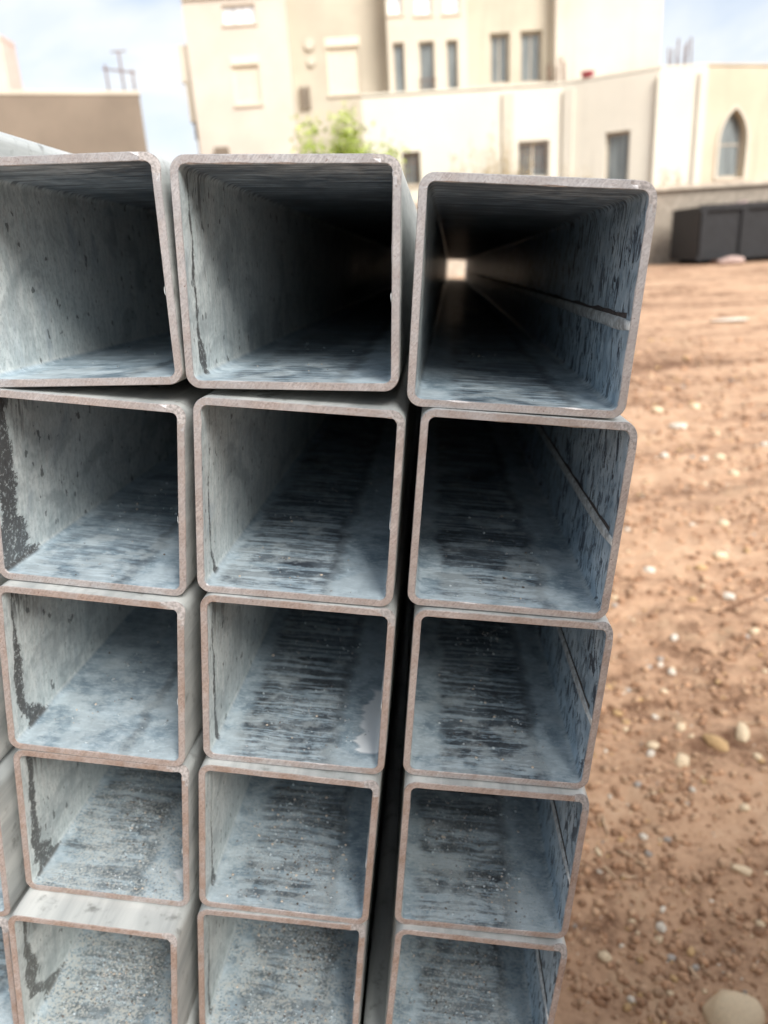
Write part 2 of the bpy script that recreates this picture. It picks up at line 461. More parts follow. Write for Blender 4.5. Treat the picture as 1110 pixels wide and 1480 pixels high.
def wall(parent, fc, zb, zt, thick, holes, mat, name='wall', arch=None):
    mb = MB()
    us = sorted({0.0, fc.len} | {h[0] for h in holes} | {h[1] for h in holes})
    zs = sorted({zb, zt} | {h[2] for h in holes} | {h[3] for h in holes})
    for i in range(len(us) - 1):
        # merge vertical runs so no needless joints
        run = None
        for j in range(len(zs) - 1):
            um, zm = (us[i] + us[i + 1]) / 2, (zs[j] + zs[j + 1]) / 2
            inside = any(h[0] < um < h[1] and h[2] < zm < h[3] for h in holes)
            if not inside:
                run = (run[0], zs[j + 1]) if run else (zs[j], zs[j + 1])
            if (inside or j == len(zs) - 2) and run:
                mb.box(us[i], us[i + 1], 0, thick, run[0], run[1], 0, fc)
                run = None
    if arch:
        u0, u1, zs_, zt_ = arch
        c = (u0 + u1) / 2
        for sgn in (-1, 1):
            e = u0 if sgn < 0 else u1
            pts = [(e, zs_)]
            for k in range(1, 9):
                t = k / 8
                pts.append((e + (c - e) * (1 - math.cos(t * R(62))) / (1 - math.cos(R(62))), zs_ + (zt_ - zs_) * math.sin(t * R(62)) / math.sin(R(62))))
            pts += [(e, zt_)]
            if sgn > 0: pts = pts[::-1]
            mb.prism(pts, 0.002, thick - 0.002, fc)
    return mb.build(name, mat, parent)

def window(parent, fc, u0, u1, z0, z1, gm, fm, rec=0.16, bars=0, mull=0, sill=True, fr=0.06, gap=None, rails=0):
    mb = MB()
    for a, b, c, d in ((u0, u0 + fr, z0, z1), (u1 - fr, u1, z0, z1), (u0 + fr, u1 - fr, z0, z0 + fr), (u0 + fr, u1 - fr, z1 - fr, z1)):
        mb.box(a, b, rec, rec + .06, c, d, 0, fc)
    for k in range(mull):
        m = u0 + (u1 - u0) * (k + 1) / (mull + 1)
        mb.box(m - .025, m + .025, rec + .003, rec + .057, z0 + fr, z1 - fr, 0, fc)
    for k in range(rails):
        m = z0 + (z1 - z0) * (k + 1) / (rails + 1)
        mb.box(u0 + fr, u1 - fr, rec + .006, rec + .054, m - .025, m + .025, 0, fc)
    w = mb.build('window', fm, parent)
    g = MB(); g.box(u0 + fr - .01, u1 - fr + .01, rec + .025, rec + .035, z0 + fr - .01, z1 - fr + .01, 0, fc)
    g.build('pane', gm, w)
    if sill:
        s = MB(); s.box(u0 - .06, u1 + .06, -.05, rec, z0 - .07, z0 - .002, 0, fc); s.build('sill', M_STONE_SILL, w)
    for k in range(bars):
        b = MB(); u = u0 + (u1 - u0) * (k + .5) / bars
        b.rod([fc(u, .06, z0), fc(u, .06, z1)], [.012, .012], 5); b.build('bar', M_RUST, w)
    if bars:
        for q in (.33, .67):
            b = MB(); zz = z0 + (z1 - z0) * q
            b.rod([fc(u0, .075, zz), fc(u1, .075, zz)], [.012, .012], 5); b.build('bar', M_RUST, w)
    return w

def shutter_window(parent, fc, u0, u1, z0, z1):
    mb = MB()
    mb.box(u0 - .05, u1 + .05, -.03, .12, z1 - .28, z1, 0, fc)          # roller box
    mb.box(u0, u0 + .06, .06, .16, z0, z1 - .28, 0, fc)
    mb.box(u1 - .06, u1, .06, .16, z0, z1 - .28, 0, fc)
    w = mb.build('window', M_SHUT, parent)
    n = int((z1 - .28 - z0) / .075)
    for k in range(n):
        s = MB()
        a = z0 + (z1 - .28 - z0) * k / n
        s.prism([(u0 + .06, a), (u1 - .06, a), (u1 - .06, a + .068), (u0 + .06, a + .068)], .085 + (k % 2) * .003, .115, fc)
        s.build('slat', M_SHUT, w)
    s = MB(); s.box(u0 - .06, u1 + .06, -.06, .06, z0 - .07, z0 - .002, 0, fc); s.build('sill', M_STONE_SILL, w)
    return w

E0 = EYE
def main_building():
    b = empty('apartment_house', (2.4, 30, 0.5))
    tag(b, 'tall beige plastered house with narrow windows and closed roller shutters', 'house')
    TOP = 11.6
    def section(x0, x1, y, mat, holes, depth=9.0):
        fc = Face((x0, y), (x1, y))
        hs = [(h[0] - x0, h[1] - x0, h[2] + E0, h[3] + E0) for h in holes]
        wall(b, fc, 0.3, TOP, .3, hs, mat)
        for u0, u1 in ((0, .3), (x1 - x0 - .3, x1 - x0)):
            m = MB(); m.box(u0, u1, .3, depth, 0.3, TOP, 0, fc); m.build('side_wall', mat, b)
        m = MB(); m.box(-.05, x1 - x0 + .05, -.06, depth, TOP, TOP + .25, 0, fc); m.build('roof_slab', mat, b)
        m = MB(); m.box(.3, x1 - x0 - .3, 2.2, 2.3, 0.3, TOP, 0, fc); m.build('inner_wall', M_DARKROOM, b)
        return fc, hs
    # pinkish wing
    fc, hs = section(-5.94, -2.36, 30.0, P_PINK, [(-4.57, -3.43, 7.82, 8.40), (-4.46, -3.50, 5.30, 6.84)])
    window(b, fc, *hs[0], M_GLASSL, M_WFRAME, .10, fr=.05)
    shutter_window(b, fc, *hs[1])
    m = MB(); m.box(0, 3.58, -.08, -.002, 8.62 + E0, 8.80 + E0, 0, fc); m.build('string_course', P_CREAM, b)
    # ledges stepping out on the flank
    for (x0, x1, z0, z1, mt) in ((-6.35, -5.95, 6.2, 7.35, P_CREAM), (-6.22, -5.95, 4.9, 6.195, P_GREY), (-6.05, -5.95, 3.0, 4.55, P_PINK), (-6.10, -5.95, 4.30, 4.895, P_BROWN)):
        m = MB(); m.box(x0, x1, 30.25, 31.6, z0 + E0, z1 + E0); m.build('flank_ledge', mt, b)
    m = MB(); m.box(.55, 1.05, -.25, -.002, 3.3 + E0, 3.95 + E0, 0, fc); m.build('vent_box', P_BROWN, b)
    # khaki recessed bay, its shade painted in as greyer plaster
    k = 30.6 / 30
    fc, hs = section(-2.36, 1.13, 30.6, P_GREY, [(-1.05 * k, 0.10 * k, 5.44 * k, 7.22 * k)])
    shutter_window(b, fc, *hs[0])
    for (px, pz, r) in ((-1.63, 7.05, .21), (-1.60, 6.52, .17)):
        m = MB(); c = fc((px * k) + 2.36, 0, pz * k + E0)
        m.rod([(c[0], c[1] - .1, c[2]), (c[0], c[1] - .002, c[2])], [r * .8, r], 16); m.build('round_vent', P_CREAM, b)
    for dx in (0, .22):
        m = MB(); m.box(.22 + dx, .36 + dx, -.12, -.002, 5.05 * k + E0, 5.75 * k + E0, 0, fc); m.build('downpipe_box', P_BROWN, b)
    # stair bay with paired rows of slim lights
    k = 29.7 / 30
    holes = [(1.20, 1.70, 7.82, 8.42), (2.15, 2.74, 7.76, 8.38), (3.15, 3.71, 7.75, 8.36), (1.31, 1.72, 5.35, 6.96), (2.24, 2.79, 5.32, 6.95), (3.22, 3.63, 5.32, 6.94)]
    fc, hs = section(1.13, 3.93, 29.7, P_CREAM, [tuple(v * k for v in h) for h in holes])
    for h in hs[:3]: window(b, fc, *h, M_GLASSL, M_WFRAME, .10, fr=.05)
    for h in hs[3:]: window(b, fc, *h, M_GLASS, M_FRAME, .16, sill=False)
    rl = MB()
    for q in range(5): rl.rod([fc(1.10 + q * .13, -.05, 5.32 * k + E0), fc(1.10 + q * .13, -.05, 5.75 * k + E0)], [.012, .012], 5)
    rl.rod([fc(1.05, -.05, 5.75 * k + E0), fc(1.68, -.05, 5.75 * k + E0)], [.018, .018], 5)
    rl.build('window_railing', M_RUST, b)
    # wing with two tall windows
    k = 30.3 / 30
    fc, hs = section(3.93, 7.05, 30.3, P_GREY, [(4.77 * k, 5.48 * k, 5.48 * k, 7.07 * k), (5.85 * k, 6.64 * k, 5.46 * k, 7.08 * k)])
    for h in hs: window(b, fc, *h, M_GLASS, M_FRAME, .18, mull=1, fr=.09)
    # blank end wing
    section(7.05, 10.78, 29.75, P_PINK, [])
    return b
main_building()

def annex():
    b = empty('annex_building', (7.0, 25, 0.5))
    tag(b, 'low white plastered annex with barred windows and a pointed arch window', 'building')
    zt = 4.58 + E0
    P = [(0.08, 26.0), (6.42, 26.0), (8.97, 24.6), (10.38, 24.6), (16.5, 26.3)]
    F = [Face(P[i], P[i + 1]) for i in range(4)]
    def U(i, x): return (x - P[i][0]) / F[i].d.x
    h0 = [(U(0, 1.28), U(0, 1.86), 2.0 + E0, 2.98 + E0), (U(0, 5.02), U(0, 6.02), 2.0 + E0, 3.08 + E0)]
    wall(b, F[0], .3, zt, .3, h0, P_WHITE)
    window(b, F[0], *h0[0], M_GLASS, M_FRAME, .2, bars=5)
    window(b, F[0], *h0[1], M_GLASS, M_WFRAME, .2, bars=8, mull=1)
    h1 = [(U(1, 7.62), U(1, 8.28), 1.45 + E0, 3.10 + E0)]
    wall(b, F[1], .3, zt + .03, .3, h1, P_WHITE)
    window(b, F[1], *h1[0], M_GLASS, M_FRAME, .2, fr=.08)
    wall(b, F[2], .3, zt + .05, .3, [], P_WHITE)
    h3 = [(U(3, 10.95), U(3, 11.92), 1.55 + E0, 3.50 + E0)]
    wall(b, F[3], .3, zt + .02, .3, h3, P_DULL, arch=(h3[0][0], h3[0][1], 2.55 + E0, 3.503 + E0))
    w = window(b, F[3], h3[0][0] + .0, h3[0][1] - .0, h3[0][2], h3[0][3], M_GLASS, M_FRAME, .2, rails=1, fr=.09)
    # raised surround of the arch
    s = MB(); u0, u1 = h3[0][0], h3[0][1]; c = (u0 + u1) / 2
    arc = [(u0, 1.55 + E0)]
    for k in range(0, 9):
        t = k / 8
        arc.append((u0 + (c - u0) * (1 - math.cos(t * R(62))) / (1 - math.cos(R(62))), 2.55 + E0 + .95 * math.sin(t * R(62)) / math.sin(R(62))))
    arc = arc + [(2 * c - u, z) for u, z in arc[-2::-1]]
    for (a, z_a), (d, z_d) in zip(arc[:-1], arc[1:]):
        def off(u, z):
            v = Vector((u - c, max(0, z - (2.4 + E0)))); v = v.normalized() * .11
            return (u + v.x, z + v.y)
        s.prism([(a, z_a), (d, z_d), off(d, z_d), off(a, z_a)], -.05, -.002, F[3])
    s.build('arch_surround', P_CREAM, b)
    # pilasters
    for i, x, wd_ in ((0, 4.68, .34), (1, 6.60, .30), (2, 9.0, .26), (2, 10.24, .24)):
        m = MB(); u = U(i, x); m.box(u - wd_ / 2, u + wd_ / 2, -.10, -.002, .3, zt - .12, 0, F[i]); m.build('pilaster', P_WHITE if i else P_CREAM, b)
    # parapet capping, one piece for each run
    for i in range(4):
        m = MB(); m.box(0.002, F[i].len - .002, -.004, .30, zt + .055, zt + .12, 0, F[i]); m.build('parapet_cap', P_WHITE if i < 3 else P_DULL, b)
    m = MB(); m.add([(0.4, 26.3, zt - .3), (6.4, 26.3, zt - .3), (9, 24.95, zt - .3), (10.3, 24.95, zt - .3), (16, 26.6, zt - .3), (16, 29.6, zt - .3), (0.4, 29.6, zt - .3)], [tuple(range(7))]); m.build('flat_roof', P_DULL, b)
    m = MB(); m.box(0.085, .38, 26.3, 29.6, .3, zt); m.build('side_wall', P_WHITE, b)
    # starter bars left standing on the roof corners
    rr = random.Random(4)
    for cx_, cy_, n_ in ((6.28, 26.15, 6), (9.55, 24.8, 7)):
        for k in range(n_):
            x, y = cx_ + k * .11 - .28, cy_ + (k % 2) * .16
            h = .55 + rr.random() * .35
            m = MB(); m.rod([(x, y, zt), (x + rr.uniform(-.05, .05), y, zt + h)], [.022, .022], 5); m.build('rebar', M_RUST, b)
    return b
annex()

def tub():
    m = MB()
    prof = [(.15, 0), (.20, .15), (.22, .16), (.22, .18), (.19, .18), (.14, .02)]
    n = 16
    V = [(7.12 + r * math.cos(2 * math.pi * k / n), 25.75 + r * math.sin(2 * math.pi * k / n), 4.70 + E0 + z) for r, z in prof for k in range(n)]
    m.add(V, [(i * n + k, i * n + (k + 1) % n, (i + 1) * n + (k + 1) % n, (i + 1) * n + k) for i in range(5) for k in range(n)] + [tuple(range(n))[::-1], tuple(range(5 * n, 6 * n))], 0, True)
    o = m.build('plastic_tub', simple('red_plastic', (0.50, 0.10, 0.14), 0.4, .1))
    tag(o, 'small red tub standing on the white annex parapet', 'tub')
tub()

def left_house():
    b = empty('brown_house', (-12, 31, .5))
    tag(b, 'low brown rendered house with a thin pipe frame on its roof corner', 'house')
    fc = Face((-20.5, 24.2), (-7.42, 28.3))
    wall(b, fc, .3, 5.50 + E0, .3, [], P_BROWN)
    m = MB(); m.box(fc.len - .3, fc.len, .3, 7, .3, 5.50 + E0, 0, fc); m.build('side_wall', P_BROWN, b)
    m = MB(); m.box(-.1, fc.len + .03, -.03, 7, 5.50 + E0, 5.62 + E0, 0, fc); m.build('roof_slab', P_CREAM, b)
    zb = 5.62 + E0
    for u, h in ((-.95, .85), (-.45, 1.25), (-.1, .7)):
        m = MB(); m.rod([fc(fc.len + u, .4, zb), fc(fc.len + u, .4, zb + h)], [.03, .03], 6); m.build('roof_pipe', M_RUST, b)
    m = MB(); m.rod([fc(fc.len - 1.05, .4, zb + .72), fc(fc.len + .0, .4, zb + .62)], [.025, .025], 6); m.build('roof_pipe', M_RUST, b)
    m = MB(); m.rod([fc(fc.len - .7, .4, zb + 1.22), fc(fc.len - .2, .4, zb + 1.26)], [.02, .02], 6); m.build('roof_pipe', M_RUST, b)
left_house()

def far_house():
    b = empty('rose_house', (-20, 44, .5))
    tag(b, 'rose coloured house wall standing behind the brown house', 'house')
    fc = Face((-26, 40), (-16.55, 40))
    wall(b, fc, .3, 10.4 + E0, .3, [(6.2, 7.0, 7.0, 8.6)], P_ROSE)
    window(b, fc, 6.2, 7.0, 7.0, 8.6, M_GLASS, M_FRAME, .2)
    m = MB(); m.box(fc.len - .3, fc.len, -0.0 + .3, 1.5, .3, 10.4 + E0, 0, fc); m.build('side_wall', P_ROSE, b)
    m = MB()
    m.box(-.1, fc.len + .02, -.02, 1.5, 10.402 + E0, 10.6 + E0, 0, fc); m.build('roof', P_ROSE, b)
far_house()

# ------------------------------------------------------------------ block wall
def block_wall():
    b = empty('block_wall', (5, 20, .5))
    tag(b, 'grey concrete block retaining wall behind the dark skip', 'wall')
    blk = [simple('concrete_block_%s' % t, c, .95, .18, 5, 0, .5, 60, .01) for t, c in (('grey', (.48, .415, .335)), ('pale', (.54, .47, .38)), ('dark', (.42, .36, .29)))]
    mort = simple('mortar', (.30, .26, .21), .95, .2, 8)
    m = MB(); m.box(-7, 15, 20.03, 20.24, .0, 1.06 + E0 ); m.build('core', mort, b)
    m = MB(); m.box(-7, 5.2, 19.98, 20.03, .0, 1.06 + E0); m.build('rendered_face', blk[0], b)
    m = MB(); m.box(-7.05, 15.05, 19.93, 20.28, 1.06 + E0, 1.16 + E0); m.build('capping', blk[1], b)
    rr = random.Random(9)
    meshes = []
    for k in range(3):
        q = MB(); e = .008
        q.box(.006, .394, 0, .05, .006, .194)
        o = q.build('block', blk[k], b); meshes.append(o.data)
        o.location = (0, 0, 0); bpy.data.objects.remove(o)
    z0 = .42
    for r in range(10):
        for c in range(24):
            o = bpy.data.objects.new('block', meshes[rr.choice((0, 0, 1, 2))]); col.objects.link(o); o.parent = b
            o.location = Vector((5.2 + c * .4 + (.2 if r % 2 else 0), 19.982 + rr.uniform(-.006, .006), z0 + r * .19)) - b.location
            o.scale = (1, 1, .95)
block_wall()

# ------------------------------------------------------------------ skip with rubble
def skip():
    b = empty('waste_skip', (9.2, 18.6, .55))
    tag(b, 'black steel waste skip with upright ribs standing before the block wall', 'skip')
    mt = simple('black_skip_paint', (.010, .0105, .0125), .65, .4, 12, 0, .2, 40, .004)
    x0, x1, y0, y1, z0, z1 = 7.66, 12.4, 17.95, 20.0 - .4, .68, 1.84
    body = MB()
    t = .05
    body.box(x0, x1, y0, y0 + t, z0, z1); body.box(x0, x1, y1 - t, y1, z0, z1)
    body.box(x0, x0 + t, y0 + t, y1 - t, z0, z1); body.box(x1 - t, x1, y0 + t, y1 - t, z0, z1)
    body.box(x0 + t, x1 - t, y0 + t, y1 - t, z0, z0 + .05)
    body.build('body', mt, b)
    m = MB(); m.box(x0 - .05, x1 + .05, y0 - .06, y0 - .002, z1 - .10, z1 + .03); m.build('top_rail', mt, b)
    m = MB(); m.box(x0 - .03, x1 + .03, y0 - .045, y0 - .002, z0 - .005, z0 + .09); m.build('bottom_rail', mt, b)
    for k in range(6):
        m = MB(); x = x0 + .02 + k * .93; m.prism([(x, z0 + .09), (x + .12, z0 + .09), (x + .12, z1 - .10), (x, z1 - .10)], y0 - .055, y0 - .002, lambda u, v, z: (u, v, z)); m.build('rib', mt, b)
    for y in (y0 + .25, y1 - .35):
        m = MB(); m.box(x0 + .15, x1 - .15, y, y + .1, z0 - .19, z0 - .002); m.build('skid', mt, b)
    for x in (x0 + .45, x1 - .6):
        for y in (y0 + .05, y1 - .25):
            m = MB(); m.rod([(x, y, z0 - .09), (x, y + .14, z0 - .09)], [.09, .09], 14); m.build('roller', M_RUST, b)
    # rubble heaped inside
    rr = random.Random(5); mb = MB()
    for k in range(420):
        x, y = rr.uniform(x0 + .1, x1 - .1), rr.uniform(y0 + .1, y1 - .1)
        z = z1 - .16 + .10 * math.sin(x * 2.3) + rr.uniform(-.05, .10)
        s = rr.uniform(.05, .15)
        add_rock(mb, (x, y, z), s, rr, 0 if rr.random() < .7 else 1)
    mb.box(x0 + .06, x1 - .06, y0 + .06, y1 - .06, z0 + .06, z1 - .22)
    o = mb.build('rubble', [simple('pink_rubble', (.42, .31, .29), .95, .3, 8), simple('dark_rubble', (.10, .085, .085), .95, .4, 8)])
    tag(o, 'broken pinkish rubble heaped inside the black skip', 'rubble', kind='stuff')

ICO = None
def ico():
    t = (1 + 5 ** .5) / 2
    v = [(-1, t, 0), (1, t, 0), (-1, -t, 0), (1, -t, 0), (0, -1, t), (0, 1, t), (0, -1, -t), (0, 1, -t), (t, 0, -1), (t, 0, 1), (-t, 0, -1), (-t, 0, 1)]
    f = [(0, 11, 5), (0, 5, 1), (0, 1, 7), (0, 7, 10), (0, 10, 11), (1, 5, 9), (5, 11, 4), (11, 10, 2), (10, 7, 6), (7, 1, 8), (3, 9, 4), (3, 4, 2), (3, 2, 6), (3, 6, 8), (3, 8, 9), (4, 9, 5), (2, 4, 11), (6, 2, 10), (8, 6, 7), (9, 8, 1)]
    return [Vector(p).normalized() for p in v], f
ICO_V, ICO_F = ico()
def add_rock(mb, c, s, rr, m=0, flat=.7, smooth=True):
    q = Matrix.Rotation(rr.uniform(0, 6.28), 3, 'Z') @ Matrix.Rotation(rr.uniform(-.4, .4), 3, 'X')
    sx, sy, sz = s * rr.uniform(.75, 1.3), s * rr.uniform(.7, 1.0), s * flat * rr.uniform(.7, 1.1)
    mb.add([Vector(c) + q @ Vector((p.x * sx, p.y * sy, p.z * sz)) * rr.uniform(.85, 1.12) for p in ICO_V], ICO_F, m, smooth)
skip()

def sack():
    rr = random.Random(2)
    n, k = 20, 10
    mb = MB(); V = []
    for j in range(k + 1):
        t = j / k * math.pi
        for i in range(n):
            a = 2 * math.pi * i / n
            r = math.sin(t) ** .6
            V.append((8.2 + .30 * r * math.cos(a) * (1 + .12 * math.sin(3 * a + j)), 17.35 + .2 * r * math.sin(a), .64 - .09 * math.cos(t) * (1 + .2 * math.sin(2 * a)) + rr.uniform(-.01, .01)))
    F = [(j * n + i, j * n + (i + 1) % n, (j + 1) * n + (i + 1) % n, (j + 1) * n + i) for j in range(k) for i in range(n)]
    mb.add(V, F, 0, True)
    tag(mb.build('sack', simple('pale_sack', (.40, .29, .25), .9, .15, 6)), 'pale crumpled sack lying on soil beside the skip', 'sack')
sack()

# ------------------------------------------------------------------ vegetation
def leaf_mat(name, c):
    n = NT(name)
    a = n.noise(n.obj, 3.5, 3)
    b = n.noise(n.obj, 21, 2)
    k = n.mix(n.rng(n.math('ADD', n.mul(a, .6), n.mul(b, .4)), .35, .65), tuple(v * .55 for v in c), tuple(v * 1.5 for v in c))
    n.put(n.bsdf.inputs['Subsurface Weight'], 0.0)
    n.put(n.bsdf.inputs['Transmission Weight'], 0.0)
    return n.out(k, .55, 0.0, .3)
L_GREEN = leaf_mat('fresh_leaf', (.36, .45, .085))
M_BARK = simple('bark', (.13, .09, .06), .95, .3, 14, 0, .6, 30, .02)

def tree(loc, top, rad, seed, label, nleaf=4600):
    rr = random.Random(seed)
    b = empty('leafy_tree', loc)
    tag(b, label, 'tree')
    h = top - loc[2]
    L = Vector(loc)
    tr = MB()
    tr.rod([L, L + Vector((.03, 0, h * .2)), L + Vector((-.04, .02, h * .42))], [.11, .09, .07], 9)
    tr.build('trunk', M_BARK, b)
    tips = []
    for k in range(11):
        a = k * 2.4 + rr.random()
        s = L + Vector((-.03, .02, h * rr.uniform(.25, .42)))
        e = L + Vector((math.cos(a) * rad * rr.uniform(.25, .8), math.sin(a) * rad * rr.uniform(.25, .8), h * rr.uniform(.58, .94)))
        mid = (s + e) / 2 + Vector((0, 0, .15))
        lm = MB(); lm.rod([s, mid, e], [.045, .028, .008], 6); lm.build('limb', M_BARK, b)
        tips += [e, mid + Vector((rr.uniform(-.2, .2), rr.uniform(-.2, .2), .2)), (mid + e) / 2]
    cm = MB()
    for k in range(nleaf):
        t = rr.choice(tips)
        g = Vector((rr.gauss(0, .22), rr.gauss(0, .22), rr.gauss(.02, .24)))
        p = t + g
        s = rr.uniform(.05, .11)
        d = Vector((rr.uniform(-1, 1), rr.uniform(-1, 1), rr.uniform(-.7, .9))).normalized()
        w = d.cross(Vector((rr.uniform(-1, 1), rr.uniform(-1, 1), rr.uniform(-1, 1)))).normalized()
        nn = d.cross(w)
        cm.add([p - d * s, p - w * s * .45 + nn * s * .15, p + d * s, p + w * s * .45 + nn * s * .15], [(0, 1, 2), (0, 2, 3)])
    o = cm.build('crown', L_GREEN, b)
tree((-.95, 24.0, .5), 3.55 + E0, 1.75, 3, 'small fresh green tree growing in front of the khaki wall')
tree((.62, 25.2, .5), 3.30 + E0, .55, 8, 'low sapling sprouting at the corner of the white annex', 1300)

M_STRAW = simple('dry_stalk', (.42, .33, .19), .9, .3, 20)
def weed(x, y, h, seed):
    rr = random.Random(seed); mb = MB()
    z = gz(x, y)
    for k in range(26):
        a = rr.uniform(0, 6.28); s = rr.uniform(.1, .55); hh = h * rr.uniform(.55, 1.0)
        p0 = Vector((x + rr.uniform(-.12, .12), y + rr.uniform(-.12, .12), z - .03))
        p2 = p0 + Vector((math.cos(a) * s, math.sin(a) * s, hh)); p1 = (p0 + p2) / 2 + Vector((0, 0, hh * .12))
        mb.rod([p0, p1, p2], [.010, .008, .003], 4)
        for q in range(7):
            c = p1.lerp(p2, rr.random())
            e = c + Vector((rr.uniform(-.14, .14), rr.uniform(-.14, .14), rr.uniform(.02, .16)))
            mb.rod([c, e], [.006, .012], 3)
    return mb.build('dry_weed', M_STRAW)
for i, (x, y, h) in enumerate(((2.95, 25.3, 3.6), (3.75, 25.1, 4.2), (4.35, 25.4, 4.5), (4.9, 25.2, 3.7), (6.6, 24.8, 3.0), (9.3, 23.9, 2.7))):
    tag(weed(x, y, h, 30 + i), ['tall dry weed by the white annex wall near the sapling', 'dry straw coloured weed beside a taller one at the annex', 'tallest dry weed, before the annex pilaster', 'dry weed growing under the barred annex window', 'dry weed growing where the annex wall bends', 'short dry weed below the annex wall beside the arch window'][i], 'weed', 'dry weeds along the annex')

# ------------------------------------------------------------------ the stack of square tubes
AX = Vector((0.0879, 0.99591, -0.02085)); RT = Vector((0.98886, -0.08977, -0.11874)); UP = Vector((0.12012, 0.01018, 0.99271))
D0 = 0.4965
S, WT, RO, RI = 0.15, 0.0057, 0.0105, 0.005
LEN = 5.5
STACK = Matrix(((RT.x, AX.x, UP.x, 0), (RT.y, AX.y, UP.y, 0), (RT.z, AX.z, UP.z, EYE), (0, 0, 0, 1)))

def profile(hw, hh, r, nc=9):
    """closed loop of (x, z), clockwise from the left end of the top edge; same count for every size"""
    pts = []
    for (cx_, cz_, a0) in ((1, 1, 90), (1, -1, 0), (-1, -1, -90), (-1, 1, -180)):
        ox, oz = cx_ * (hw - r), cz_ * (hh - r)
        for k in range(nc):
            a = R(a0 - 90 * k / (nc - 1))
            pts.append((ox + r * math.cos(a), oz + r * math.sin(a), True))
        # points along the following side
        nx = {(1, 1): (1, -1), (1, -1): (-1, -1), (-1, -1): (-1, 1), (-1, 1): (1, 1)}[(cx_, cz_)]
        a_end = R(a0 - 90)
        sx, sz = ox + r * math.cos(a_end), oz + r * math.sin(a_end)
        ex, ez = nx[0] * (hw - r) + r * math.cos(a_end), nx[1] * (hh - r) + r * math.sin(a_end)
        for t in (.02, .06, .12, .19, .27, .35, .43, .5, .57, .65, .73, .81, .88, .94, .98):
            pts.append((sx + (ex - sx) * t, sz + (ez - sz) * t, False))
    return pts

def tube_meshes(seed, hw=S / 2, hh=S / 2, length=LEN):
    rr = random.Random(seed)
    po = profile(hw, hh, RO); pi_ = profile(hw - WT, hh - WT, RI)
    n = len(po)
    s0 = (hw + hh) / math.sqrt(2) - .0114 + rr.uniform(-.0010, .0010)
    sl = rr.uniform(.35, .75)
    tilt = rr.uniform(-.004, .004), rr.uniform(-.004, .004)
    def ycut(x, z):
        s = (x + z) / math.sqrt(2)
        return max(0, s - s0) * sl + tilt[0] * x + tilt[1] * z
    jit = [rr.uniform(-1, 1) for _ in range(n)]
    jit2 = [rr.uniform(-1, 1) for _ in range(n)]
    for i in range(n):                              # a burr here and there
        if rr.random() < .08: jit2[i] = rr.uniform(2, 5.5)
    bev = .0007
    loops = []
    for kind in range(4):
        L = []
        for i in range(n):
            (xo, zo, _), (xi, zi, _) = po[i], pi_[i]
            if kind == 0: x, z, y = xo, zo, bev
            elif kind == 1: x, z, y = xo + (xi - xo) * .08, zo + (zi - zo) * .08, .00012 * jit[i]
            elif kind == 2:
                f = .93 - .02 * jit2[i]; x, z, y = xo + (xi - xo) * f, zo + (zi - zo) * f, -.00012 * jit[i]
            else: x, z, y = xi, zi, bev
            if kind == 3:
                f = 1 + .012 * max(0, jit2[i]); x, z = xo + (xi - xo) * f, zo + (zi - zo) * f
            L.append((x, y + ycut(x, z), z))
        loops.append(L)
    # split the ring face so the clipped corner has an edge of its own
    mid = [tuple((a + b) / 2 for a, b in zip(p, q)) for p, q in zip(loops[1], loops[2])]
    mid = [(x, ycut(x, z) + .00005 * j, z) for (x, y, z), j in zip(mid, jit)]
    order = [loops[0], loops[1], mid, loops[2], loops[3]]
    cut = MB()
    for L in order: cut.v += L
    for k in range(4):
        for i in range(n):
            j = (i + 1) % n
            q = [k * n + i, k * n + j, (k + 1) * n + j, (k + 1) * n + i]
            cen = sum(cut.v[a][0] + cut.v[a][2] for a in q) / 4 / math.sqrt(2)
            cut.face(q, 1 if cen > s0 - .0006 and k < 3 else 0, False)
    body = MB()
    ys = (None, .02, .12, .6, length)
    for w, pr in ((0, po), (1, pi_)):
        b = len(body.v)
        for y in ys:
            if y is None: body.v += (loops[0] if w == 0 else loops[3])
            else: body.v += [(x, y, z) for x, z, _ in pr]
        for k in range(len(ys) - 1):
            for i in range(n):
                j = (i + 1) % n
                q = [b + k * n + i, b + (k + 1) * n + i, b + (k + 1) * n + j, b + k * n + j]
                body.face(q if w == 0 else q[::-1], w, True)
    e0, e1 = (len(ys) - 1) * n, len(ys) * n + (len(ys) - 1) * n
    for i in range(n):
        j = (i + 1) % n
        body.face([e0 + i, e1 + i, e1 + j, e0 + j], 0)
    return cut, body

